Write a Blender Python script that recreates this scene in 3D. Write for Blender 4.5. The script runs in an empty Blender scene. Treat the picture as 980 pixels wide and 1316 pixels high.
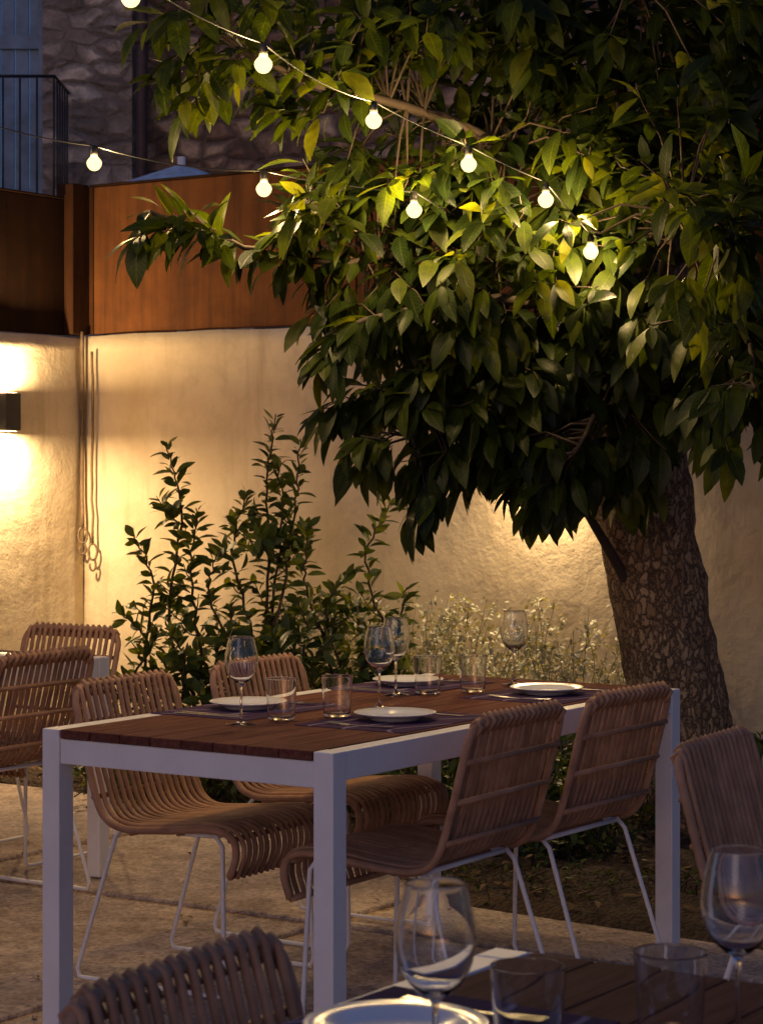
import bpy, bmesh, math, random
import numpy as np
from mathutils import Vector, Matrix, noise
random.seed(7); rng=np.random.default_rng(7)
sc=bpy.context.scene
TH=math.radians(56.4); U=Vector((math.cos(TH),math.sin(TH),0)); V=Vector((-math.sin(TH),math.cos(TH),0))

# ---------------------------------------------------------------- helpers
def link(o,parent=None):
    sc.collection.objects.link(o)
    if parent: o.parent=parent
    return o
def empty(name,loc=(0,0,0),rz=0):
    e=bpy.data.objects.new(name,None); e.location=loc; e.rotation_euler=(0,0,rz); e.empty_display_size=.1
    return link(e)
def mesh_obj(name,verts,faces,mat=None,parent=None,smooth=False):
    m=bpy.data.meshes.new(name); m.from_pydata([tuple(v) for v in verts],[],[tuple(f) for f in faces]); m.update()
    if smooth:
        m.polygons.foreach_set('use_smooth',[True]*len(m.polygons))
    if mat: m.materials.append(mat)
    return link(bpy.data.objects.new(name,m),parent)
def bm_obj(name,bm,mat=None,parent=None,smooth=False):
    m=bpy.data.meshes.new(name); bm.to_mesh(m); bm.free()
    if smooth: m.polygons.foreach_set('use_smooth',[True]*len(m.polygons))
    if mat: m.materials.append(mat)
    return link(bpy.data.objects.new(name,m),parent)
def add_box(bm,lo,hi,bev=0.0,M=None):
    r=bmesh.ops.create_cube(bm,size=1.0); vs=r['verts']
    lo=Vector(lo);hi=Vector(hi);c=(lo+hi)/2;s=hi-lo
    for v in vs: v.co=Vector((v.co.x*s.x+c.x,v.co.y*s.y+c.y,v.co.z*s.z+c.z))
    if bev>0:
        es=list({e for v in vs for e in v.link_edges})
        r2=bmesh.ops.bevel(bm,geom=es,offset=bev,segments=2,profile=.5,affect='EDGES')
        vs=list({v for f in r2['faces'] for v in f.verts}|{v for v in vs if v.is_valid})
    if M is not None:
        for v in vs: v.co=M@v.co
def boxes(name,lst,mat,parent=None,bev=.002,M=None):
    bm=bmesh.new()
    for lo,hi in lst: add_box(bm,lo,hi,bev,M)
    return bm_obj(name,bm,mat,parent)
class Geo:
    def __init__(s): s.v=[];s.f=[]
    def tube(s,pts,rad,n=8,caps=True,sq=1.0):
        pts=[Vector(p) for p in pts]; N=len(pts)
        if not hasattr(rad,'__len__'): rad=[rad]*N
        base=len(s.v); prev=None
        for i,p in enumerate(pts):
            t=(pts[min(i+1,N-1)]-pts[max(i-1,0)])
            if t.length<1e-9: t=Vector((0,0,1))
            t.normalize()
            if prev is None:
                a=Vector((1,0,0)) if abs(t.x)<.9 else Vector((0,1,0))
                x=(a-t*a.dot(t)).normalized()
            else:
                x=(prev-t*prev.dot(t)).normalized()
            prev=x; y=t.cross(x)
            for k in range(n):
                an=2*math.pi*k/n
                s.v.append(p+(x*math.cos(an)+y*math.sin(an)*sq)*rad[i])
        for i in range(N-1):
            for k in range(n):
                a=base+i*n+k; b=base+i*n+(k+1)%n
                s.f.append((a,b,b+n,a+n))
        if caps:
            s.f.append(tuple(base+k for k in range(n))[::-1]); s.f.append(tuple(base+(N-1)*n+k for k in range(n)))
    def obj(s,name,mat,parent=None,smooth=True): return mesh_obj(name,s.v,s.f,mat,parent,smooth)
def catmull(pts,seg=6):
    pts=[Vector(p) for p in pts]; P=[pts[0]*2-pts[1]]+pts+[pts[-1]*2-pts[-2]]; out=[]
    for i in range(1,len(P)-2):
        p0,p1,p2,p3=P[i-1:i+3]
        for k in range(seg):
            t=k/seg
            out.append(.5*((2*p1)+(p2-p0)*t+(2*p0-5*p1+4*p2-p3)*t*t+(3*p1-p0-3*p2+p3)*t**3))
    out.append(pts[-1]); return out
def lathe(name,prof,mat,n=40,parent=None,closed=False):
    v=[];f=[];N=len(prof)
    for r,z in prof:
        for k in range(n):
            a=2*math.pi*k/n; v.append((max(r,.0002)*math.cos(a),max(r,.0002)*math.sin(a),z))
    rng_=range(N) if closed else range(N-1)
    for i in rng_:
        j=(i+1)%N
        for k in range(n):
            k2=(k+1)%n; f.append((i*n+k,i*n+k2,j*n+k2,j*n+k))
    return mesh_obj(name,v,f,mat,parent,True)

# ---------------------------------------------------------------- materials
def newmat(name):
    m=bpy.data.materials.new(name); m.use_nodes=True; nt=m.node_tree
    return m,nt,nt.nodes['Principled BSDF'],nt.nodes['Material Output']
def N(nt,t,**kw):
    n=nt.nodes.new(t)
    for k,v in kw.items(): setattr(n,k,v)
    return n
def ramp(nt,inp,stops):
    r=N(nt,'ShaderNodeValToRGB'); cr=r.color_ramp
    while len(cr.elements)<len(stops): cr.elements.new(.5)
    for e,(p,c) in zip(cr.elements,stops):
        e.position=p; e.color=(*c,1) if len(c)==3 else c
    nt.links.new(inp,r.inputs[0]); return r.outputs[0]
def coords(nt,scale=(1,1,1),kind='Object',loc=(0,0,0),rot=(0,0,0)):
    tc=N(nt,'ShaderNodeTexCoord'); mp=N(nt,'ShaderNodeMapping'); mp.inputs['Scale'].default_value=scale
    mp.inputs['Location'].default_value=loc; mp.inputs['Rotation'].default_value=rot
    nt.links.new(tc.outputs[kind],mp.inputs[0]); return mp.outputs[0]
def noi(nt,vec,scale,detail=6,rough=.6,dist=0):
    n=N(nt,'ShaderNodeTexNoise'); n.inputs['Scale'].default_value=scale; n.inputs['Detail'].default_value=detail
    n.inputs['Roughness'].default_value=rough; n.inputs['Distortion'].default_value=dist
    nt.links.new(vec,n.inputs['Vector']); return n.outputs
def mix(nt,a,b,fac,mode='MIX'):
    m=N(nt,'ShaderNodeMixRGB',blend_type=mode)
    for i,x in ((0,fac),(1,a),(2,b)):
        if hasattr(x,'is_linked') : nt.links.new(x,m.inputs[i])
        else: m.inputs[i].default_value=x if i==0 else (*x,1)
    return m.outputs[0]
def bump(nt,h,bsdf,strength=.3,dist=.01,prev=None):
    b=N(nt,'ShaderNodeBump'); b.inputs['Strength'].default_value=strength; b.inputs['Distance'].default_value=dist
    nt.links.new(h,b.inputs['Height'])
    if prev is not None: nt.links.new(prev,b.inputs['Normal'])
    if bsdf: nt.links.new(b.outputs[0],bsdf.inputs['Normal'])
    return b.outputs[0]
def addv(nt,a,b,s):
    vm=N(nt,'ShaderNodeVectorMath',operation='SCALE'); nt.links.new(b,vm.inputs[0]); vm.inputs['Scale'].default_value=s
    va=N(nt,'ShaderNodeVectorMath',operation='ADD'); nt.links.new(a,va.inputs[0]); nt.links.new(vm.outputs[0],va.inputs[1]); return va.outputs[0]

def simple(name,col,rough=.5,metal=0,var=.25,scale=20,bs=.1,bd=.002):
    m,nt,b,o=newmat(name); c=coords(nt); n=noi(nt,c,scale,3)
    cc=ramp(nt,n[0],[(.3,tuple(x*(1-var) for x in col)),(.7,tuple(min(1,x*(1+var)) for x in col))])
    nt.links.new(cc,b.inputs['Base Color']); b.inputs['Roughness'].default_value=rough; b.inputs['Metallic'].default_value=metal
    if bs: bump(nt,n[0],b,bs,bd)
    return m
M_white=simple('white_painted_metal',(.80,.77,.75),.42,0,.05,9,.05,.001)
M_black=simple('black_cable',(.02,.02,.02),.5)
M_dark=simple('dark_metal',(.03,.03,.035),.45,.3)
M_ceramic=simple('white_ceramic',(.84,.83,.82),.15,0,.02,5,0)
M_steel=simple('steel',(.6,.6,.62),.22,1,.05,5,0)
M_pole=simple('parasol_fabric',(.50,.66,.78),.8)
M_rope=simple('hanging_rope',(.18,.12,.07),.8)

def m_plaster():
    m,nt,b,o=newmat('plaster'); c=coords(nt)
    n1=noi(nt,c,1.3,6,.65,.4); n2=noi(nt,c,9,6,.65); n3=noi(nt,c,55,4,.7)
    a=ramp(nt,n1[0],[(.3,(.50,.395,.255)),(.5,(.63,.52,.355)),(.72,(.71,.60,.43))])
    st=noi(nt,coords(nt,(5,5,.5)),2,5,.6)
    a=mix(nt,a,(.34,.25,.155),ramp(nt,st[0],[(.52,(0,0,0)),(.8,(.65,.65,.65))]))
    a=mix(nt,a,(.45,.35,.23),ramp(nt,n2[0],[(.50,(0,0,0)),(.75,(.55,.55,.55))]))
    nt.links.new(a,b.inputs['Base Color']); b.inputs['Roughness'].default_value=.9; b.inputs['Specular IOR Level'].default_value=.2
    p=bump(nt,n2[0],None,.4,.018); bump(nt,n3[0],b,.3,.004,p); return m
M_plaster=m_plaster()
def m_corten(name,k):
    m,nt,b,o=newmat(name); c=coords(nt)
    n1=noi(nt,c,2.2,7,.7,.5); n2=noi(nt,c,30,5,.7); st=noi(nt,coords(nt,(9,9,.6)),2,5,.6)
    a=ramp(nt,n1[0],[(.3,(.16*k,.055*k,.018*k)),(.55,(.27*k,.098*k,.026*k)),(.75,(.38*k,.155*k,.042*k))])
    a=mix(nt,a,(.08*k,.032*k,.016*k),ramp(nt,st[0],[(.42,(0,0,0)),(.75,(.8,.8,.8))]))
    nt.links.new(a,b.inputs['Base Color']); b.inputs['Roughness'].default_value=.75; b.inputs['Specular IOR Level'].default_value=.12; bump(nt,n2[0],b,.25,.004); return m
M_corten=m_corten('corten_steel',.46); M_corten2=m_corten('corten_steel_shaded',.08)  # second copy: the unlit left fence's shade is put into a darker base colour
def m_stone(name,cols,mortar,sx,sz,off):
    m,nt,b,o=newmat(name); c=coords(nt); nd=noi(nt,c,2.2,4,.6)
    c2=addv(nt,coords(nt,(sx,sx,sz),loc=off),nd[1],.9)
    v=N(nt,'ShaderNodeTexVoronoi'); v.inputs['Scale'].default_value=1; v.inputs['Randomness'].default_value=.8; nt.links.new(c2,v.inputs['Vector'])
    e=N(nt,'ShaderNodeTexVoronoi',feature='DISTANCE_TO_EDGE'); e.inputs['Scale'].default_value=1; e.inputs['Randomness'].default_value=.8; nt.links.new(c2,e.inputs['Vector'])
    col=ramp(nt,v.outputs['Color'],[(.2,cols[0]),(.5,cols[1]),(.8,cols[2])])
    n=noi(nt,c,11,7,.75); col=mix(nt,col,ramp(nt,n[0],[(.33,(.4,.37,.35)),(.62,(1.15,1.1,1.05))]),.9,'MULTIPLY')
    mk=ramp(nt,e.outputs[0],[(.02,(.8,.8,.8)),(.2,(0,0,0))]); col=mix(nt,col,mortar,mk)
    nt.links.new(col,b.inputs['Base Color']); b.inputs['Roughness'].default_value=.95
    h=ramp(nt,e.outputs[0],[(.0,(0,0,0)),(.22,(1,1,1))]); p=bump(nt,h,None,.9,.05); bump(nt,n[0],b,.8,.05,p); return m
M_stone1=m_stone('stone_masonry',[(.28,.23,.19),(.54,.46,.39),(.78,.69,.58)],(.27,.22,.18),3.8,8.0,(0,.5,0))
M_stone2=m_stone('rubble_masonry',[(.22,.13,.08),(.50,.33,.21),(.74,.55,.38)],(.18,.12,.08),5.0,7.5,(0,.3,0))
def m_wood():
    m,nt,b,o=newmat('oiled_wood'); c=coords(nt,(1.5,22,22)); g=N(nt,'ShaderNodeNewGeometry')
    n=noi(nt,c,3,7,.65,.6); n2=noi(nt,coords(nt,(4,80,80)),2,4,.6)
    a=ramp(nt,n[0],[(.25,(.070,.024,.018)),(.5,(.135,.050,.036)),(.75,(.215,.088,.066))])
    a=mix(nt,a,ramp(nt,g.outputs['Random Per Island'],[(0,(.78,.74,.74)),(1,(1.12,1.1,1.1))]),1,'MULTIPLY')
    nt.links.new(a,b.inputs['Base Color']); b.inputs['Roughness'].default_value=.8; b.inputs['Specular IOR Level'].default_value=.06; bump(nt,n2[0],b,.2,.002); return m
M_wood=m_wood()
def m_cord():
    m,nt,b,o=newmat('woven_cord'); c=coords(nt); n=noi(nt,c,18,3); g=N(nt,'ShaderNodeNewGeometry')
    a=ramp(nt,n[0],[(.3,(.31,.165,.095)),(.7,(.47,.27,.165))])
    a=mix(nt,a,ramp(nt,g.outputs['Random Per Island'],[(0,(.78,.76,.75)),(1,(1.12,1.1,1.1))]),1,'MULTIPLY')
    nt.links.new(a,b.inputs['Base Color']); b.inputs['Roughness'].default_value=.6; b.inputs['Specular IOR Level'].default_value=.3
    w=N(nt,'ShaderNodeTexWave'); w.inputs['Scale'].default_value=90; w.inputs['Distortion'].default_value=1; nt.links.new(c,w.inputs[0]); bump(nt,w.outputs[1],b,.35,.0015); return m
M_cord=m_cord()
def m_glass():
    m,nt,b,o=newmat('clear_glass')
    b.inputs['Base Color'].default_value=(1,1,1,1); b.inputs['Roughness'].default_value=0; b.inputs['Transmission Weight'].default_value=1; b.inputs['IOR'].default_value=1.46
    return m
M_glass=m_glass()
def m_leaf(name,stops,rough=.36,trans=.28,veins=True):
    m,nt,b,o=newmat(name); g=N(nt,'ShaderNodeNewGeometry')
    a=ramp(nt,g.outputs['Random Per Island'],stops)
    if veins:
        n=noi(nt,coords(nt),25,2); a=mix(nt,a,ramp(nt,n[0],[(.3,(.7,.7,.7)),(.7,(1.2,1.2,1.15))]),1,'MULTIPLY')
        uv=N(nt,'ShaderNodeUVMap'); sp=N(nt,'ShaderNodeSeparateXYZ'); nt.links.new(uv.outputs[0],sp.inputs[0])
        ab=N(nt,'ShaderNodeMath',operation='ABSOLUTE'); 
        sb=N(nt,'ShaderNodeMath',operation='SUBTRACT'); sb.inputs[1].default_value=.5; nt.links.new(sp.outputs[1],sb.inputs[0]); nt.links.new(sb.outputs[0],ab.inputs[0])
        mid=ramp(nt,ab.outputs[0],[(0,(1,1,1)),(.045,(0,0,0))])
        k=N(nt,'ShaderNodeMath',operation='MULTIPLY_ADD'); nt.links.new(ab.outputs[0],k.inputs[0]); k.inputs[1].default_value=-.35; nt.links.new(sp.outputs[0],k.inputs[2])
        s=N(nt,'ShaderNodeMath',operation='MULTIPLY'); s.inputs[1].default_value=62; nt.links.new(k.outputs[0],s.inputs[0])
        si=N(nt,'ShaderNodeMath',operation='SINE'); nt.links.new(s.outputs[0],si.inputs[0])
        sv=ramp(nt,si.outputs[0],[(.8,(0,0,0)),(1,(.5,.5,.5))])
        vv=mix(nt,mid,sv,1,'ADD'); a=mix(nt,a,(.10,.12,.02),mix(nt,(0,0,0),vv,.3)); bump(nt,vv,b,.25,.002)
    nt.links.new(a,b.inputs['Base Color']); b.inputs['Roughness'].default_value=rough; b.inputs['Specular IOR Level'].default_value=.22
    tr=N(nt,'ShaderNodeBsdfTranslucent'); tc=mix(nt,a,(3.8,3.1,.45),1,'MULTIPLY'); nt.links.new(tc,tr.inputs[0])
    mx=N(nt,'ShaderNodeMixShader'); mx.inputs[0].default_value=trans; nt.links.new(b.outputs[0],mx.inputs[1]); nt.links.new(tr.outputs[0],mx.inputs[2]); nt.links.new(mx.outputs[0],o.inputs[0]); return m
M_leaf=m_leaf('tree_leaf',[(0,(.009,.018,.004)),(.5,(.017,.030,.005)),(.85,(.034,.050,.0065)),(1,(.066,.080,.011))],.42,.42)
M_sleaf=m_leaf('shrub_leaf',[(0,(.024,.044,.012)),(.6,(.046,.071,.017)),(1,(.10,.13,.033))],.45,.22,False)
M_pale=m_leaf('herb_leaf',[(0,(.20,.22,.16)),(.6,(.33,.34,.27)),(1,(.55,.54,.47))],.6,.08,False)
M_low=m_leaf('groundcover_leaf',[(0,(.02,.04,.015)),(.6,(.045,.075,.02)),(1,(.09,.11,.03))],.5,.2,False)
M_litter=m_leaf('dry_leaf',[(0,(.07,.04,.02)),(.6,(.14,.08,.04)),(1,(.24,.16,.08))],.8,.05,False)
def m_bark():
    m,nt,b,o=newmat('bark'); c=coords(nt); nd=noi(nt,c,14,5,.65)
    c2=addv(nt,coords(nt,(42,42,19)),nd[1],3.0)
    e=N(nt,'ShaderNodeTexVoronoi',feature='DISTANCE_TO_EDGE'); e.inputs['Scale'].default_value=1; nt.links.new(c2,e.inputs['Vector'])
    v=N(nt,'ShaderNodeTexVoronoi'); v.inputs['Scale'].default_value=1; nt.links.new(c2,v.inputs['Vector'])
    a=ramp(nt,v.outputs['Color'],[(.2,(.24,.145,.07)),(.8,(.46,.31,.17))])
    n=noi(nt,c,60,5,.7); a=mix(nt,a,ramp(nt,n[0],[(.3,(.6,.6,.6)),(.7,(1.2,1.2,1.2))]),.8,'MULTIPLY')
    a=mix(nt,a,(.07,.043,.025),ramp(nt,e.outputs[0],[(.0,(1,1,1)),(.15,(0,0,0))]))
    nt.links.new(a,b.inputs['Base Color']); b.inputs['Roughness'].default_value=.9
    h=ramp(nt,e.outputs[0],[(.0,(0,0,0)),(.2,(1,1,1))]); p=bump(nt,h,None,.8,.012); bump(nt,n[0],b,.5,.004,p); return m
M_bark=m_bark()
M_twig=simple('twig_bark',(.045,.028,.018),.8,bs=0)
def m_ground(name,c0,c1,c2,sc1,peb,bd):
    m,nt,b,o=newmat(name); c=coords(nt)
    n1=noi(nt,c,1.1,6,.6); v=N(nt,'ShaderNodeTexVoronoi'); v.inputs['Scale'].default_value=sc1; nt.links.new(c,v.inputs['Vector'])
    a=ramp(nt,n1[0],[(.3,c0),(.5,c1),(.7,c2)])
    pc=ramp(nt,v.outputs['Color'],[(.1,(.45,.43,.42)),(.5,(1,1,1)),(.9,(1.45,1.4,1.35))])
    a=mix(nt,a,pc,peb,'MULTIPLY')
    n2=noi(nt,c,7,7,.75); a=mix(nt,a,ramp(nt,n2[0],[(.35,(.55,.52,.50)),(.6,(1.08,1.06,1.05))]),.85,'MULTIPLY')
    nt.links.new(a,b.inputs['Base Color']); b.inputs['Roughness'].default_value=.88; b.inputs['Specular IOR Level'].default_value=.25
    inv=ramp(nt,v.outputs['Distance'],[(0,(1,1,1)),(.7,(0,0,0))]); p=bump(nt,n2[0],None,.35,.01); bump(nt,inv,b,.8,bd,p); return m
M_gravel=m_ground('gravel',(.44,.30,.18),(.53,.38,.245),(.60,.46,.31),62,.9,.010)
M_conc=m_ground('exposed_aggregate_concrete',(.39,.30,.24),(.50,.40,.33),(.59,.49,.41),80,.6,.004)
M_soil=m_ground('soil',(.035,.023,.015),(.06,.04,.026),(.09,.06,.038),60,.8,.012)
def m_mat():
    m,nt,b,o=newmat('placemat_print'); c=coords(nt)
    w=N(nt,'ShaderNodeTexWave',wave_type='RINGS',rings_direction='Z'); w.inputs['Scale'].default_value=2.6; w.inputs['Distortion'].default_value=7; w.inputs['Detail'].default_value=1.0; w.inputs['Detail Scale'].default_value=1.2
    nt.links.new(coords(nt,loc=(.13,.3,0)),w.inputs[0])
    l=ramp(nt,w.outputs[1],[(.965,(0,0,0)),(.99,(1,1,1))])
    a=mix(nt,(.060,.032,.078),(.36,.32,.42),mix(nt,(0,0,0),l,.5)); nt.links.new(a,b.inputs['Base Color']); b.inputs['Roughness'].default_value=.9; b.inputs['Specular IOR Level'].default_value=.05; return m
M_mat=m_mat()
def m_emit(name,col,s,glassy=False):
    m,nt,b,o=newmat(name); nt.nodes.remove(b); e=N(nt,'ShaderNodeEmission'); e.inputs[0].default_value=(*col,1); e.inputs[1].default_value=s
    if glassy:
        t=N(nt,'ShaderNodeBsdfTransparent'); a=N(nt,'ShaderNodeAddShader'); nt.links.new(e.outputs[0],a.inputs[0]); nt.links.new(t.outputs[0],a.inputs[1]); nt.links.new(a.outputs[0],o.inputs[0])
    else: nt.links.new(e.outputs[0],o.inputs[0])
    try: m.cycles.emission_sampling='NONE'
    except Exception: pass
    return m
M_bulb=m_emit('lit_bulb_glass',(1,.76,.33),1.1,True)
M_led=m_emit('lit_led',(1,.70,.36),20)

# ---------------------------------------------------------------- ground
mesh_obj('ground',[(-150,-100,-.02),(150,-100,-.02),(150,200,-.02),(-150,200,-.02)],[(0,1,2,3)],M_gravel)
F0=Vector((-.11,5.08,0))
def tw(F,u,v,z=0): return Vector(F)+U*u+V*v+Vector((0,0,z))
C0=Vector((-1.477,11.13,0))     # corner of the two walls
bm=bmesh.new(); MR=Matrix.Translation(F0)@Matrix.Rotation(TH,4,'Z')
for i in range(-4,3):
    for j in range(-3,3):
        u0=-.25+i*1.75; v0=-.55+j*1.62
        if u0>1.6: continue
        j2=random.uniform(-.006,.0)
        add_box(bm,(u0,v0,-.08),(u0+1.68,v0+1.56,j2),.010,MR)
bm_obj('paving',bm,M_conc)
edge=[Vector((3.2,4.9,0)),Vector((1.6,6.12,0)),Vector((.27,7.15,0)),Vector((.05,8.0,0)),Vector((-.35,8.85,0)),Vector((-1.6,9.9,0)),Vector((-1.9,10.3,0))]
wallp=[C0+(-V)*5.4,C0+(-V)*4.2,C0+(-V)*3.0,C0+(-V)*2.0,C0+(-V)*1.2,C0+(-V)*.1,C0-U*.35]
nu,nv=110,46; vs=[];fs=[]
def lerp_poly(P,t):
    x=t*(len(P)-1); i=min(int(x),len(P)-2); return P[i].lerp(P[i+1],x-i)
for i in range(nu+1):
    a=lerp_poly(edge,i/nu); b=lerp_poly(wallp,i/nu)
    for j in range(nv+1):
        p=a.lerp(b,j/nv); z=.012+.05*min(1,j/6)*(.5+noise.noise(p*2.3))+.02*noise.noise(p*14)+random.uniform(-.004,.006)
        if j==0: z=-.01
        vs.append((p.x,p.y,z))
for i in range(nu):
    for j in range(nv):
        a=i*(nv+1)+j; fs.append((a,a+1,a+nv+2,a+nv+1))
mesh_obj('soil_bed',vs,fs,M_soil,None,True)

# ---------------------------------------------------------------- walls and fence
def wallbox(name,p,d,L,t,z0,z1,mat,parent=None,bev=.004,side=1):
    ang=math.atan2(d.y,d.x); M=Matrix.Translation(Vector((p.x,p.y,0)))@Matrix.Rotation(ang,4,'Z')
    bm=bmesh.new(); add_box(bm,(0,0 if side>0 else -t,z0),(L,t if side>0 else 0,z1),bev,M); return bm_obj(name,bm,mat,parent)
def rough_wall(name,p,d,L,t,z0,z1,mat,side=1):
    n=Vector((-d.y,d.x,0))*side; nx=int(L/.07); nz=int((z1-z0)/.07); vs=[];fs=[]
    def off(q): return n*(-.012*noise.noise(q*1.7)-.004*noise.noise(q*7))
    for i in range(nx+1):
        for k in range(nz+3):
            x=L*i/nx
            if k<=nz:
                q=p+d*x+Vector((0,0,z0+(z1-z0)*k/nz)); q2=q+off(q)
                if k==nz: q2.z+=.008*noise.noise(q*3)
            else:
                q=p+d*x+n*t; q2=Vector((q.x,q.y,z1 if k==nz+1 else z0))
            vs.append(q2)
    K=nz+3
    for i in range(nx):
        for k in range(K-1):
            a=i*K+k; fs.append((a,a+K,a+K+1,a+1))
    fs.append(tuple(range(K))); fs.append(tuple(nx*K+k for k in range(K))[::-1])
    return mesh_obj(name,vs,fs,mat,None,True)
rough_wall('plaster_wall',C0,-V,6.5,.25,-.1,2.05,M_plaster,1)
rough_wall('plaster_wall',C0-U*6.5,U,6.5,.25,-.1,2.04,M_plaster,1)
fen=empty('corten_fence')
for i in range(4):
    wallbox('panel',C0+U*.03-V*(.02+i*1.6),-V,1.592,.02,2.06,2.79,M_corten,fen,.003)
    if i: wallbox('post',C0+U*.052-V*(.0+i*1.6),-V,.04,.04,2.06,2.78,M_corten2,fen,.003)
wallbox('cap',C0+U*.02-V*.02,-V,6.4,.05,2.793,2.803,M_corten2,fen,.002)
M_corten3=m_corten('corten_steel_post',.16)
wallbox('corner_post',C0-U*.10+V*.085,-V,.10,.12,2.055,2.80,M_corten3,fen,.004)
wallbox('corner_cover',C0+U*.022+V*.02,-V,.06,.006,2.06,2.79,M_corten3,fen,.001)
fen2=empty('corten_fence')
for i in range(3): wallbox('panel',C0-U*(.105+1.6*(i+1))+V*.04,U,1.597,.02,2.05,2.72,M_corten2,fen2,.003)
wallbox('cap',C0-U*4.9+V*.03,U,4.79,.05,2.723,2.733,M_corten2,fen2,.002)

for k,(s,z1) in enumerate(((.02,.98),(.085,.90))):
    e=empty('hanging_rope'); g=Geo(); p=C0-V*s-U*.035
    pts=[p+Vector((random.uniform(-.004,.004),0,z)) for z in np.linspace(2.07-.1*k,z1+.12,14)]
    g.tube(pts,.009 if k==0 else .007,6)
    ring=[pts[-1]+Vector((.022*math.sin(a),0,-.04+.04*math.cos(a))) for a in np.linspace(0,2*math.pi,14)]; g.tube(ring,.006,5)
    ring=[pts[-1]+Vector((.015*math.sin(a),.0,-.105+.028*math.cos(a))) for a in np.linspace(0,2*math.pi*.8,12)]; g.tube(ring,.006,5)
    g.obj('rope_and_hook',M_rope,e)

def wall_lamp(p,nrm,pu,pd):
    e=empty('wall_lamp',p,math.atan2(nrm.y,nrm.x)-math.pi/2)
    boxes('body',[((-.05,.012,-.09),(.05,.10,.09))],M_dark,e,.004)
    boxes('backplate',[((-.035,-.01,-.06),(.035,.011,.06))],M_dark,e,.002)
    for s in (1,-1):
        boxes('lens',[((-.035,.03,s*.0915-.0005),(.035,.085,s*.0915+.0005))],M_led,e,0)
        l=bpy.data.lights.new('lamp_light','AREA'); l.shape='DISK'; l.size=.06; l.energy=pu if s>0 else pd; l.color=(1,.70,.36)
        o=bpy.data.objects.new('lamp_light',l); o.location=(0,.058,s*.10); o.rotation_euler=(0 if s<0 else math.pi,0,0); link(o,e)
wall_lamp(Vector((-1.815,10.615,1.66)),-V,30,34)
wall_lamp(C0-V*2.63-U*.005+Vector((0,0,1.55)),-U,5,17)

# ---------------------------------------------------------------- stone building
bld=empty('stone_building')
boxes('left_wall_below',[((-9,16,-.05),(-1.78,16.4,3.05))],M_stone1,bld,.01)
boxes('left_wall_above',[((-9,16,5.6),(-1.78,16.4,9))],M_stone1,bld,.01)
boxes('left_wall_pier',[((-2.42,16.001,3.05),(-1.781,16.399,5.6))],M_stone1,bld,0)
boxes('left_wall_side',[((-9,16.001,3.05),(-3.7,16.399,5.6))],M_stone1,bld,0)
boxes('right_wall',[((-1.778,16.35,-.05),(9,16.8,9))],M_stone2,bld,.01)
boxes('roof',[((-9.3,15.6,9.0),(9.3,20,9.25))],simple('roof_tiles',(.3,.14,.09),.8),bld,.01)
M_shut=simple('blue_shutter',(.14,.22,.32),.6,0,.3,6)
sl=[((-3.66+i*.103,16.1,3.06),(-3.66+i*.103+.097,16.13,5.58)) for i in range(12)]
sl+=[((-3.66,16.07,z),(-2.44,16.098,z+.1)) for z in (3.3,4.4,5.3)]
boxes('shutters',sl,M_shut,bld,.004)
boxes('window_frame',[((-3.70,16.05,3.05),(-3.665,16.2,5.6)),((-2.455,16.05,3.05),(-2.42,16.2,5.6))],M_shut,bld,.003)
boxes('balcony_slab',[((-3.9,15.25,2.95),(-2.2,15.995,3.05))],M_stone1,bld,.01)
g=Geo()
for i in range(15): g.tube([(-3.86+i*.116,15.3,3.05),(-3.86+i*.116,15.3,4.07)],.007,6)
for z in (3.12,4.07): g.tube([(-3.9,15.3,z),(-2.23,15.3,z),(-2.23,15.99,z)],.012,6)
for i in range(1,6): g.tube([(-2.23,15.3+i*.12,3.05),(-2.23,15.3+i*.12,4.07)],.007,6)
g.obj('balcony_railing',M_dark,bld)
g=Geo(); g.tube([(-1.70,15.9,-.05),(-1.70,15.9,9)],.04,12)
for z in (2.2,4.4,6.6): g.tube([(-1.70,15.9,z),(-1.70,15.9,z+.05)],.052,12)
g.obj('drainpipe',simple('drainpipe_metal',(.06,.035,.035),.6),bld)

pa=empty('parasol',(-1.16,13,0)); n=8; v=[(0,0,3.16)]+[(1.3*math.cos(2*math.pi*k/n),1.3*math.sin(2*math.pi*k/n),2.72) for k in range(n)]+[(1.3*math.cos(2*math.pi*k/n),1.3*math.sin(2*math.pi*k/n),2.6) for k in range(n)]
f=[(0,1+k,1+(k+1)%n) for k in range(n)]+[(1+k,9+k,9+(k+1)%n,1+(k+1)%n) for k in range(n)]
mesh_obj('canopy',v,f,M_pole,pa); g=Geo(); g.tube([(0,0,-.02),(0,0,3.2)],.025,10); g.obj('pole',M_white,pa)
lathe('base',[(0,-.02),(.28,-.02),(.28,.04),(.05,.08),(0,.08)],M_dark,24,pa)

# ---------------------------------------------------------------- furniture
L,W=1.78,.88
def table(F):
    e=empty('dining_table',F,TH); s=.055
    boxes('legs',[((a,b,0),(a+s,b+s,.75)) for a in (0,L-s) for b in (0,W-s)],M_white,e,.003)
    boxes('side_rails',[((s,b0,.682),(L-s,b0+.05,.7495)) for b0 in (.001,W-.051)],M_white,e,.003)
    boxes('end_rails',[((a,s,.665),(a+.045,W-s,.727)) for a in (.006,L-.051)],M_white,e,.003)
    npl=8; v0=s+.003; v1=W-s-.003; pw=(v1-v0)/npl
    boxes('top_planks',[((.0,v0+i*pw+.0015,.7285),(L,v0+(i+1)*pw-.0015,.7505)) for i in range(npl)],M_wood,e,.002)
    boxes('cross_supports',[((x,s,.70),(x+.04,W-s,.727)) for x in (.6,1.15)],M_white,e,.002)
    return e
table(F0); FN=Vector((-.098,1.06,0)); table(FN); FL=Vector((-1.915,6.19,0)); table(FL)

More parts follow.
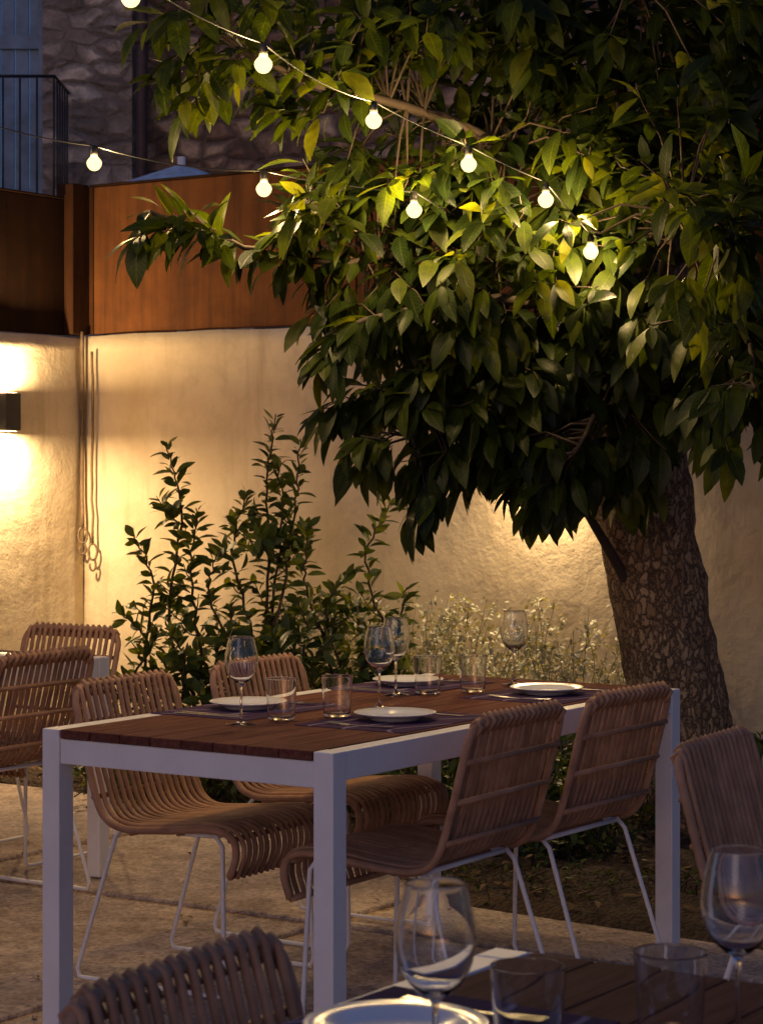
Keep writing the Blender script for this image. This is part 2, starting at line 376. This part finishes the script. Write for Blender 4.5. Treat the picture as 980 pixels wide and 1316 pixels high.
prof=catmull([(0,.232,.325),(0,.252,.385),(0,.235,.435),(0,.16,.452),(0,.0,.437),(0,-.12,.432),(0,-.185,.462),(0,-.222,.55),(0,-.255,.67),(0,-.29,.80)],8)
cum=[0]
for a,b in zip(prof,prof[1:]): cum.append(cum[-1]+(b-a).length)
PL=cum[-1]
def pat(s):
    s=max(0,min(PL,s))
    for i in range(len(cum)-1):
        if s<=cum[i+1]: 
            t=(s-cum[i])/(cum[i+1]-cum[i]); p=prof[i].lerp(prof[i+1],t); d=(prof[i+1]-prof[i]).normalized(); break
    return p,Vector((0,-d.z,d.y))
HW=.23; RC=.06
def short(x,rc=RC):
    a=abs(x)-(HW-rc); return 0 if a<=0 else rc-math.sqrt(max(0,rc*rc-a*a))
def P3(x,s,off=0):
    p,n=pat(s); return Vector((x,p.y,p.z))+Vector((0,n.y,n.z))*off
def chair_meshes():
    g=Geo(); nc=16
    for i in range(nc):
        x=-HW+.022+(2*HW-.044)*i/(nc-1); e=PL-short(x); b=short(x,.03)
        j1=random.uniform(-.002,.002); j2=random.uniform(-.002,.002)
        pts=[P3(x,b,.012)]+[P3(x+j1*math.sin(k*.25)+j2*math.sin(k*.6),b+(e-b)*k/44,-.004) for k in range(45)]+[P3(x,e+.0,.0)+Vector((0,-.006,.012)),P3(x,e,.016)+Vector((0,-.006,.002)),P3(x,e-.03,.010)]
        g.tube(pts,.0082,7,True,.75)
    cords=g; g=Geo()
    path=[]
    for k in range(50): path.append(P3(-HW,(PL-RC)*k/49,.006))
    for k in range(1,9):
        a=math.pi/2*k/8; x=-(HW-RC)-RC*math.cos(a); path.append(P3(x,PL-RC+RC*math.sin(a),.006))
    full=path+[Vector((-p.x,p.y,p.z)) for p in path[::-1]]
    g.tube(full,.0105,8)
    g.tube([P3(-HW,.0,.006),P3(-HW+.03,-.0,.012),P3(HW-.03,0,.012),P3(HW,0,.006)],.009,8)
    for s in (PL*.13,PL*.33,PL*.5,PL*.665,PL*.78,PL*.89): g.tube([P3(-HW,s,.016),P3(HW,s,.016)],.0075,7)
    frame=g; g=Geo(); r=.0065
    for sx in (-1,1):
        x=sx*.205
        pts=[(x,.16,.43),(x,.185,.40),(x*1.06,.20,.03),(x*1.06,.19,.008),(x*1.06,.16,.0068),(x*1.06,-.25,.0068),(x*1.06,-.28,.008),(x*1.06,-.287,.03),(x,-.165,.40),(x,-.14,.425)]
        g.tube(pts,r,8)
    g.tube([(-.205,.165,.425),(.205,.165,.425)],r,8); g.tube([(-.205,-.14,.42),(.205,-.14,.42)],r,8)
    for sx in (-1,1): g.tube([(sx*.2,.165,.425),(sx*.2,-.14,.42)],r,8)
    return cords,frame,g
cc,cf,cl=chair_meshes()
base=None
def chair(p,ang):
    global base
    e=empty('dining_chair',p,ang)
    if base is None:
        a=cc.obj('seat_and_back_cords',M_cord,e); b=cf.obj('frame',M_cord,e); c=cl.obj('legs',M_white,e); base=(a.data,b.data,c.data)
    else:
        for n_,d in zip(('seat_and_back_cords','frame','legs'),base): link(bpy.data.objects.new(n_,d),e)
chair(tw(F0,.57,.14),TH+.02); chair(tw(F0,1.17,.14),TH-.02)
chair(tw(F0,.70,.90),TH+math.pi+.05); chair(tw(F0,1.36,.94),TH+math.pi)
chair(Vector((.985,4.77,0)),TH+math.pi+.08)
chair(tw(FN,1.30,.73),TH+math.pi+.08)
chair(tw(FL,1.30,.15),TH); chair(tw(FL,1.92,.55),TH+math.pi/2)

def dup(name,data,loc,rz=0):
    o=bpy.data.objects.new(name,data); o.location=loc; o.rotation_euler=(0,0,rz); return link(o)
# thin-walled glass profiles: outer skin, rounded rim, inner skin, with edge loops beside every sharp turn
wine=[(0,.0),(.034,.0),(.0362,.0002),(.0370,.0008),(.0362,.0015),(.033,.0022),(.02,.0040),(.010,.007),(.005,.012),(.0036,.02),(.0032,.05),(.0032,.085),(.004,.096),(.008,.1015),(.016,.106),(.026,.115),(.0335,.126),(.0385,.139),(.0412,.152),(.0415,.165),(.0403,.178),(.0382,.190),(.0355,.202),(.0328,.213),(.0318,.2180),(.03145,.2195),(.0312,.2200),(.0309,.2200),(.0306,.2195),(.0308,.2180)]
wine+=[(.0317,.213),(.0344,.202),(.0371,.190),(.0392,.178),(.0404,.165),(.0401,.152),(.0374,.1395),(.0324,.1268),(.0252,.1165),(.016,.1095),(.008,.1062),(0,.1052)]
def walls(a,b,n): return [(a[0]+(b[0]-a[0])*i/n,a[1]+(b[1]-a[1])*i/n) for i in range(n+1)]
tum=[(0,0),(.030,0),(.0325,.0003),(.0340,.0012),(.0347,.003)]+walls((.0350,.006),(.0412,.1035),8)+[(.04128,.1050),(.0412,.1058),(.0409,.1062),(.0405,.1062),(.0402,.1058),(.04005,.1050)]+walls((.0399,.1035),(.0340,.013),8)+[(.0332,.0105),(.0315,.0088),(.029,.0082),(.02,.0080),(0,.0080)]
plate=[(0,.004),(.055,.004),(.058,0),(.062,0),(.065,.005),(.085,.012),(.105,.018),(.106,.0195),(.104,.0205),(.083,.0145),(.066,.009),(.06,.007),(0,.007)]
def lmesh(name,prof,mat):
    o=lathe(name,prof,mat,64); d=o.data; bpy.data.objects.remove(o); return d
dw=lmesh('wine_glass',wine,M_glass); dt=lmesh('drinking_glass',tum,M_glass); dp=lmesh('dinner_plate',plate,M_ceramic)
ZT=.7507
for F,u,v in ((F0,.324,.506),(F0,.824,.422),(F0,1.14,.577),(F0,1.586,.449),(FN,1.12,.56),(FN,1.476,.385)): dup('wine_glass',dw,tw(F,u,v,ZT+.002))
for F,u,v in ((F0,.468,.487),(F0,.605,.408),(F0,1.233,.529),(F0,1.347,.447),(FN,1.285,.545),(FN,1.434,.448)): dup('drinking_glass',dt,tw(F,u,v,ZT+.002))
def outline(pts,th,name,mat,curve=0):
    bm=bmesh.new(); vs=[bm.verts.new((x,y,0)) for x,y in pts]; f=bm.faces.new(vs); r=bmesh.ops.extrude_face_region(bm,geom=[f])
    for v in r['geom']:
        if isinstance(v,bmesh.types.BMVert): v.co.z+=th
    for v in bm.verts: v.co.z+=curve*(v.co.y/.1)**2*.004
    bmesh.ops.recalc_face_normals(bm,faces=bm.faces); m=bpy.data.meshes.new(name); bm.to_mesh(m); bm.free(); m.materials.append(mat); return m
kn=outline([(-.008,-.10),(.008,-.10),(.007,0),(.010,.01),(.010,.08),(.004,.11),(-.006,.115),(-.007,.01),(-.006,0)],.0022,'knife',M_steel)
fk=[(-.008,-.10),(.008,-.10),(.0035,-.02),(.0035,.03),(.012,.05)]
for i in range(4):
    x=.012-i*.007; fk+=[(x,.10),(x-.003,.10)]+([(x-.003,.06),(x-.007,.06)] if i<3 else [])
fk+=[(-.012,.05),(-.0035,.03),(-.0035,-.02)]
fkm=outline(fk,.002,'fork',M_steel,1)
mb=bmesh.new(); add_box(mb,(-.225,-.16,0),(.225,.16,.0016),.0004); mo=bpy.data.meshes.new('placemat'); mb.to_mesh(mo); mb.free(); mo.materials.append(M_mat)
for F,u,v,fl in ((F0,.62,.235,0),(F0,.63,.71,1),(F0,1.41,.235,0),(F0,1.40,.70,1),(FN,1.28,.71,1),(FN,.5,.71,1),(FN,1.3,.2,0)):
    r=TH+(math.pi if fl else 0)
    dup('placemat',mo,tw(F,u,v,ZT),r+random.uniform(-.02,.02)); dup('dinner_plate',dp,tw(F,u+.01,v+.01,ZT+.0018))
    dup('fork',fkm,tw(F,u-(.165 if not fl else -.165),v,ZT+.0018),r+random.uniform(-.05,.05)); dup('knife',kn,tw(F,u+(.165 if not fl else -.165),v,ZT+.0018),r)
    if fl: dup('knife',kn,tw(F,u-.19,v,ZT+.0018),r+.03)
dup('placemat',mo,tw(FL,1.4,.24,ZT),TH); dup('dinner_plate',dp,tw(FL,1.4,.24,ZT+.0018))

# ---------------------------------------------------------------- string lights
bulbs=[]
BP=11.5
def string(pts,ext_a=None,ext_b=None):
    e=empty('string_lights'); g=Geo()
    P=[Vector(p) for p in pts]
    wire=[]
    tops=[p+Vector((0,0,.06)) for p in P]
    ch=([Vector(ext_a)] if ext_a else [])+tops+([Vector(ext_b)] if ext_b else [])
    for a,b in zip(ch,ch[1:]):
        for k in range(8):
            t=k/8; q=a.lerp(b,t); q.z-=.20*(b-a).length**2*t*(1-t); wire.append(q)
    wire.append(ch[-1]); g.tube(wire,.0026,5); g.obj('cable',M_black,e)
    pr=[(0,-.0255),(.006,-.0245),(.0135,-.0215),(.019,-.016),(.0235,-.009),(.026,0),(.0245,.008),(.0195,.015),(.0140,.021),(.011,.026)]
    bd=None
    for i,(p,t) in enumerate(zip(P,tops)):
        gs=Geo(); gs.tube([t,t-Vector((0,0,.010)),t-Vector((0,0,.011)),p+Vector((0,0,.024))],[.008,.010,.012,.012],10); gs.obj('socket',M_black,e)
        if bd is None: o=lathe('bulb',pr,M_bulb,24,e); bd=o.data
        else: o=link(bpy.data.objects.new('bulb',bd),e)
        o.location=p; bulbs.append(p)
        l=bpy.data.lights.new('filament','POINT'); l.energy=BP; l.color=(1,.67,.28); l.shadow_soft_size=.012
        lo=bpy.data.objects.new('filament',l); lo.location=p; link(lo,e)
string([(-.95,5.4,2.75),(-.649,5.8,2.615),(-.332,6.3,2.532),(-.0242,6.95,2.4745),(.278,7.15,2.366),(.535,7.30,2.270),(.70,7.5,2.12)],(-2.4,3.5,3.3),(.98,8.3,2.3))
string([(-1.55,7.8,2.6),(-.974,7.6,2.43),(-.383,7.3,2.3055),(.1057,7.25,2.231)],(-2.6,8.2,3.0),(.9,8.3,2.25))

# ---------------------------------------------------------------- leaves
TS=np.array([0,.1,.27,.47,.67,.86,1.0]); WP=np.array([.05,.42,.85,1,.86,.45,.03])
def leaves(name,pos,dr,nr,Ln,Wd,mat,parent,curl=.25,fold=.22,ts=TS,wp=WP):
    pos=np.array(pos,float);dr=np.array(dr,float);nr=np.array(nr,float);Ln=np.array(Ln,float);Wd=np.array(Wd,float)
    dr/=np.linalg.norm(dr,axis=1)[:,None]+1e-9
    sd=np.cross(dr,nr); sd/=np.linalg.norm(sd,axis=1)[:,None]+1e-9; nr=np.cross(sd,dr)
    n=len(pos); S=len(ts); cu=curl*(.4+1.2*rng.random(n)); fo=fold*(.2+1.6*rng.random(n)); wav=rng.uniform(-.06,.06,n)
    Vt=np.zeros((n,S,3,3))
    for i,(t,w) in enumerate(zip(ts,wp)):
        c=pos+dr*(Ln*t*(1-.25*cu*t))[:,None]-nr*(cu*Ln*t*t)[:,None]
        hw=(Wd*w*.5)[:,None]
        e=nr*(fo[:,None]*hw+ (wav*Ln*math.sin(t*9))[:,None]*.25)
        Vt[:,i,0]=c+sd*hw+e; Vt[:,i,1]=c; Vt[:,i,2]=c-sd*hw+e
    verts=Vt.reshape(-1,3)
    tmpl=[]; uvs=[]
    for i in range(S-1):
        for k in range(2):
            a=i*3+k; tmpl.append((a,a+1,a+4,a+3))
            uvs+=[(ts[i],k/2),(ts[i],(k+1)/2),(ts[i+1],(k+1)/2),(ts[i+1],k/2)]
    T=np.array(tmpl); faces=(T[None]+ (np.arange(n)*S*3)[:,None,None]).reshape(-1,4)
    m=bpy.data.meshes.new(name); nf=len(faces)
    m.vertices.add(len(verts)); m.vertices.foreach_set('co',verts.ravel())
    m.loops.add(nf*4); m.loops.foreach_set('vertex_index',faces.ravel().astype(np.int32))
    m.polygons.add(nf); m.polygons.foreach_set('loop_start',np.arange(0,nf*4,4,dtype=np.int32)); 
    m.polygons.foreach_set('use_smooth',np.ones(nf,bool))
    m.update(calc_edges=True); m.validate()
    uv=m.uv_layers.new(name='UVMap'); uv.data.foreach_set('uv',np.tile(np.array(uvs).ravel(),n))
    m.materials.append(mat); return link(bpy.data.objects.new(name,m),parent)
class LB:
    def __init__(s): s.p=[];s.d=[];s.n=[];s.l=[];s.w=[]
    def add(s,p,d,n,l,w):
        s.p.append(tuple(p));s.d.append(tuple(d));s.n.append(tuple(n));s.l.append(l);s.w.append(w)
    def obj(s,name,mat,parent,**k): return leaves(name,s.p,s.d,s.n,s.l,s.w,mat,parent,**k)
def rv(): 
    v=Vector((random.gauss(0,1),random.gauss(0,1),random.gauss(0,1))); return v.normalized()
UPV=Vector((0,0,1))

# ---------------------------------------------------------------- tree
tree=empty('broadleaf_tree')
tp=[(1.26,8.5,-.06),(1.22,8.5,.08),(1.17,8.5,.3),(1.12,8.5,.55),(1.06,8.5,.9),(.985,8.48,1.25),(.97,8.45,1.6),(1.0,8.4,2.0),(1.08,8.4,2.5),(1.15,8.4,3.1),(1.2,8.4,3.9)]
tr=[.27,.225,.195,.18,.178,.19,.165,.14,.115,.09,.04]
cp=catmull(tp,8); rr=np.interp(np.linspace(0,len(tp)-1,len(cp)),range(len(tp)),tr)
g=Geo(); g.tube(cp,list(rr),40)
for i,v in enumerate(g.v):
    c=cp[min(i//40,len(cp)-1)]; o=(v-c); 
    if o.length>1e-6: g.v[i]=v+o.normalized()*(.022*noise.noise(v*5)+.010*noise.noise(v*17)+.006*noise.noise(v*40))
g.obj('trunk',M_bark,tree)
limbs=[
 [(.97,8.4,1.7),(.6,7.95,1.98),(.2,7.6,2.12),(-.15,7.45,2.08),(-.45,7.3,2.12),(-.74,7.2,2.22)],
 [(1.0,8.4,2.0),(.6,7.8,2.38),(.2,7.45,2.56),(-.2,7.15,2.62),(-.5,6.95,2.74),(-.66,6.85,2.95)],
 [(.97,8.4,1.5),(.75,8.0,1.75),(.45,7.7,1.75),(.2,7.5,1.6),(.1,7.4,1.5)],
 [(.98,8.4,1.8),(.6,7.7,1.95),(.25,7.45,1.95),(-.1,7.3,1.86),(-.2,7.2,1.72)],
 [(1.02,8.4,1.95),(1.0,7.9,2.12),(.98,7.4,2.22),(.98,7.0,2.2),(1.05,6.75,2.1)],
 [(1.0,8.3,1.7),(1.15,7.9,1.9),(1.2,7.4,1.85),(1.18,7.1,1.65)],
 [(1.05,8.4,2.4),(.8,8.0,2.85),(.5,7.6,3.05),(.2,7.3,3.15),(-.1,7.1,3.2)],
 [(1.1,8.4,2.6),(.95,7.9,2.9),(.85,7.4,3.0),(.8,7.1,2.95)],
 [(1.15,8.4,2.9),(1.5,8.2,3.2),(1.9,7.9,3.4)],
 [(1.0,8.3,2.1),(1.35,7.8,2.4),(1.5,7.3,2.5),(1.55,6.9,2.4)],
 [(.95,8.3,1.5),(.85,8.0,1.6),(.75,7.7,1.6),(.65,7.5,1.45)],
 [(1.0,8.4,1.9),(.7,8.2,2.4),(.4,8.1,2.7),(.1,8.0,2.9)],
]
g=Geo(); limb_pts=[]
for lb in limbs:
    c=catmull(lb,7); r=.007+.030*np.linspace(1,0,len(c))**1.9; g.tube([p+rv()*.006 for p in c],list(r),8); limb_pts+=c[5:]
g.tube(catmull([(.93,8.4,.95),(.84,8.33,1.1),(.75,8.28,1.25),(.68,8.25,1.42)],5),list(np.linspace(.022,.012,16)),7)
blobs=[((.36,7.75,2.85),(.45,.45,.34),62),((.82,7.75,2.85),(.45,.5,.38),64),((1.22,7.6,2.8),(.38,.5,.4),46),((.0,7.45,2.86),(.3,.4,.28),28),
((-.25,7.2,2.72),(.24,.3,.2),15),((-.50,6.95,2.72),(.22,.2,.2),13),((-.42,7.0,2.9),(.2,.2,.12),8),((.18,7.5,2.34),(.36,.32,.25),46),((-.2,7.4,2.2),(.24,.26,.2),20),
((.6,7.62,2.34),(.38,.40,.28),54),((.98,7.5,2.38),(.36,.5,.32),48),((1.0,6.85,2.12),(.17,.22,.24),15),((.02,7.5,1.95),(.27,.28,.17),24),((.34,7.65,1.98),(.34,.36,.22),44),
((.72,7.8,1.93),(.36,.40,.26),50),((1.12,7.6,1.95),(.3,.45,.26),36),((.2,7.55,1.68),(.22,.25,.15),22),((.47,7.75,1.62),(.25,.3,.17),34),((.80,7.9,1.62),(.3,.33,.2),38),
((.14,7.5,1.46),(.12,.14,.10),10),((.5,7.7,1.42),(.24,.25,.09),17),((.80,7.95,1.38),(.26,.22,.08),15),((1.2,7.3,1.62),(.2,.3,.2),22),((-.06,7.4,1.62),(.12,.12,.08),7),
((-.03,7.35,1.47),(.07,.08,.05),4),((.14,7.45,1.32),(.05,.08,.05),4),((.62,7.7,1.32),(.14,.2,.05),6),
((-.64,7.2,2.16),(.17,.12,.07),8),((.9,8.0,3.5),(.9,.7,.45),60),((1.8,8.0,2.9),(.5,.7,.6),40),((.2,7.9,3.3),(.5,.5,.25),30)]
lb_=LB(); LP=np.array([tuple(p) for p in limb_pts])
def clear_of_bulbs(q):
    # foliage is pruned back around each lamp and on the terrace side of it
    for bb in bulbs:
        d=q-bb
        if d.length<.10: return False
        if d.y<0 and d.y>-.45 and d.x*d.x+d.z*d.z<.0085: return False
    return True
for c,r,n in blobs:
    for _ in range(n):
        q=rv()*random.random()**.4; p=Vector((c[0]+q.x*r[0],c[1]+q.y*r[1],c[2]+q.z*r[2]))
        d2=((LP-np.array(p))**2).sum(1); 
        near=Vector(LP[int(np.argmin(d2+rng.random(len(d2))*.01))])
        if (p-near).length<.06: continue
        dirv=(p-near).normalized(); out=(p-Vector((1.0,8.3,p.z-.1))).normalized()
        mid=near.lerp(p,.55)+UPV*.04*(p-near).length/.3
        tipd=(dirv*.5+out*.7+Vector((0,0,-.15 if p.z<2.0 else .1))+rv()*.35).normalized()
        tip=p+tipd*.07
        if (p-near).length<.6: g.tube([near,mid,p,tip],[.005,.004,.003,.002],4,False)
        low=p.z<2.05; droop=random.uniform(.5,1.3) if low else random.uniform(.1,.75)
        k=random.randint(6,9); ph=random.random()*6.28
        a=tipd.orthogonal().normalized(); b=tipd.cross(a)
        for i in range(k):
            f=i/k; an=ph+i*2.4; rad=a*math.cos(an)+b*math.sin(an)
            bp=(p-tipd*.07).lerp(tip,f)
            ld=(tipd*(.35+.5*f)+rad*(.9-.45*f)+Vector((0,0,-droop))+rv()*.15).normalized()
            nn=UPV+out*.5+rv()*.5
            l=random.uniform(.09,.185)
            lp=bp+ld*.012
            if not clear_of_bulbs(lp+ld*l*.5): continue
            lb_.add(lp,ld,nn,l,l*random.uniform(.32,.43))
for li,(s0,droop) in {0:(.55,.25),1:(.5,-.1),3:(.6,.5),4:(.55,.3),5:(.6,.7)}.items():
    c=catmull(limbs[li],14)
    for i in range(int(len(c)*s0),len(c)):
        for _ in range(2):
            t=(c[i]-c[i-1]).normalized(); side=rv(); side=(side-t*side.dot(t)).normalized()
            ld=(t*.6+side*.8-UPV*droop+rv()*.1).normalized(); l=random.uniform(.11,.18)
            if not clear_of_bulbs(c[i]+ld*l*.5): continue
            lb_.add(c[i]+side*.01,ld,UPV+rv()*.35,l,l*.38)
g.obj('branches',M_twig,tree); lb_.obj('leaves',M_leaf,tree)

# ---------------------------------------------------------------- shrub against the wall
sh=empty('laurel_shrub'); g=Geo(); lb2=LB(); B=Vector((-.52,9.45,0))
def leafy(c,dens,l0,l1,f0=.1,rtip=.003,r0=.008):
    g.tube(c,list(np.linspace(r0,rtip,len(c))),5,False)
    Lt=sum((b_-a_).length for a_,b_ in zip(c,c[1:])); nl=max(4,int(Lt*dens))
    for i in range(nl):
        f=f0+(1-f0)*(i/nl); x=f*(len(c)-1); j=min(int(x),len(c)-2); p=c[j].lerp(c[j+1],x-j); tg=(c[j+1]-c[j]).normalized()
        a=tg.orthogonal().normalized(); bb=tg.cross(a); an=i*2.4+random.random()*.8; rad=a*math.cos(an)+bb*math.sin(an)
        ld=(tg*(.3+.6*f**4)+rad*.9+rv()*.35).normalized(); l=random.uniform(l0,l1)*(1-.25*f**6)
        lb2.add(p+rad*.008,ld,tg+rv()*.5,l,l*random.uniform(.38,.50))
tops=[(-.46,9.65,1.62),(-.35,9.6,1.52),(-.57,9.62,1.30),(-.44,9.6,1.42),(-.92,9.6,1.50),(-.78,9.5,1.22),(-1.05,9.5,1.12),(-1.10,9.4,.80),(-.68,9.4,1.05),(-.30,9.4,1.12),(-.15,9.4,.95),(.04,9.35,1.26),(.10,9.3,.90),(-.35,9.2,.86),(-.62,9.2,.84),(-.88,9.2,.74),(-.2,9.15,.7),(-.02,9.2,.66)]
for t in tops:
    t=Vector(t); b=B+Vector((random.uniform(-.15,.15)+(t.x-B.x)*.35,random.uniform(-.15,.15),0)); w1=random.uniform(-.10,.10); m1=b.lerp(t,.45)+Vector(((t.x-B.x)*.22+w1,0,-.02)); c=catmull([b,m1,b.lerp(t,.8)+Vector(((t.x-B.x)*.06-w1*.6,0,0)),t],9)
    c=[p+rv()*.009 for p in c]; leafy(c,46,.05,.11,.2,.003,.010)
    ns=int(t.z*6.2)
    for k in range(ns):
        f=random.uniform(.12,.70); j=int(f*(len(c)-2)); p=c[j]; az=random.random()*6.28; ln=random.uniform(.10,.40)*(1-.6*f)
        d=Vector((math.cos(az),math.sin(az)*.8,random.uniform(.1,1.1))).normalized(); q=p+d*ln; q.y=min(q.y,9.78)
        leafy(catmull([p,p.lerp(q,.5)-UPV*.02,q],4),62,.05,.11,.25,.002,.004)
g.obj('stems',M_twig,sh); lb2.obj('leaves',M_sleaf,sh,curl=.18,fold=.3)

def mound(name,cs,mat,n,h,spread,ll,stems=True,matstem=M_twig,wr=.45,dens=60,cv=.04):
    e=empty(name); g=Geo(); lb=LB()
    for _ in range(n):
        c=Vector(random.choice(cs)); b=c+Vector((random.gauss(0,spread*.35),random.gauss(0,spread*.25),0)); hh=h*random.uniform(.35,1.1)
        t=b+Vector((random.gauss(0,spread*.4),random.gauss(0,spread*.25),hh)); c_=catmull([b,b.lerp(t,.35)+rv()*cv,b.lerp(t,.7)+rv()*cv,t],4)
        if stems: g.tube(c_,list(np.linspace(.003,.0012,len(c_))),4,False)
        for i in range(int(hh*dens)+3):
            f=random.uniform(.12,1); x=f*(len(c_)-1); j=min(int(x),len(c_)-2); p=c_[j].lerp(c_[j+1],x-j)+rv()*random.uniform(0,cv*.8)
            ld=(rv()+UPV*.35).normalized(); l=ll*random.uniform(.6,1.3); lb.add(p,ld,UPV+rv()*.6,l,l*wr)
    if stems: g.obj('stems',matstem,e)
    lb.obj('leaves',mat,e,curl=.2,ts=np.array([0,.35,.7,1.0]),wp=np.array([.1,1,.75,.05]))
WLp=lambda s,o: C0-V*s-U*o
M_hs=simple('herb_stem',(.26,.22,.14),.8,bs=0)
mound('herb_plant',[WLp(1.9,.5),WLp(2.1,.4),WLp(2.35,.35),WLp(2.6,.45),WLp(2.85,.4),WLp(3.05,.45)],M_pale,240,.80,.42,.026,True,M_hs,.6,100,.08)
mound('herb_plant',[WLp(.35,.3),WLp(.6,.4)],M_pale,26,.42,.2,.028,True,M_hs,.5,80,.05)
mound('groundcover_plants',[(.3,8.3,0),(.6,8.0,0),(.45,8.6,0),(.75,8.4,0),(.1,8.7,0)],M_low,200,.45,.42,.05)
mound('groundcover_plants',[(.35,7.35,0),(.55,7.2,0),(.4,7.6,0),(.9,7.3,0)],M_low,60,.10,.30,.03)
mound('groundcover_plants',[(-.9,9.4,0),(-.5,9.1,0),(-1.2,9.8,0),(-.1,8.9,0)],M_low,150,.30,.45,.045)
mound('groundcover_plants',[(1.5,8.3,0),(1.7,7.9,0),(1.6,8.6,0)],M_low,70,.4,.35,.045)
lb3=LB()
for _ in range(900):
    p=lerp_poly(edge,random.uniform(.12,1)); 
    q=p+Vector((.55,.83,0))*random.uniform(.02,1.6)+Vector((0,0,.045)); lb3.add(q,Vector((random.gauss(0,1),random.gauss(0,1),.1)),UPV+rv()*.3,random.uniform(.02,.07),random.uniform(.012,.03))
for _ in range(90):
    q=tw(F0,random.uniform(-1,2.2),random.uniform(-1.5,3.5),.006); lb3.add(q,Vector((random.gauss(0,1),random.gauss(0,1),.05)),UPV+rv()*.2,random.uniform(.02,.045),random.uniform(.01,.02))
lb3.obj('leaf_litter',M_litter,None)

# ---------------------------------------------------------------- sky, sun, camera
w=bpy.data.worlds.new('World'); sc.world=w; w.use_nodes=True; nt=w.node_tree; bg=nt.nodes['Background']
sky=nt.nodes.new('ShaderNodeTexSky'); sky.sky_type='NISHITA'; sky.sun_disc=False; EL=math.radians(4); AZ=math.radians(200)
sky.sun_elevation=EL; sky.sun_rotation=AZ; sky.ozone_density=4
hs=nt.nodes.new('ShaderNodeMixRGB'); hs.blend_type='MULTIPLY'; hs.inputs[0].default_value=1; hs.inputs[2].default_value=(1.16,.91,1.16,1)
nt.links.new(sky.outputs[0],hs.inputs[1]); nt.links.new(hs.outputs[0],bg.inputs[0]); bg.inputs[1].default_value=.13
s=bpy.data.lights.new('sun','SUN'); s.energy=.10; s.angle=math.radians(25); s.color=(1,.84,.78)
so=bpy.data.objects.new('sun',s); link(so)
sd=Vector((math.sin(AZ)*math.cos(EL+.3),math.cos(AZ)*math.cos(EL+.3),math.sin(EL+.3)))
so.rotation_euler=sd.to_track_quat('Z','Y').to_euler(); so.location=(0,-5,6)
cam=bpy.data.cameras.new('camera'); cam.sensor_fit='VERTICAL'; cam.sensor_height=36; cam.sensor_width=26.8; cam.lens=78.7; cam.shift_y=-58/1316
cam.clip_end=500; cam.clip_start=.05; cam.dof.use_dof=True; cam.dof.focus_distance=6.3; cam.dof.aperture_fstop=13
co=bpy.data.objects.new('camera',cam); co.location=(0,0,1.4); co.rotation_euler=(math.radians(90),0,0); link(co); sc.camera=co
sc.view_settings.view_transform='Standard'; sc.view_settings.look='None'; sc.view_settings.exposure=0
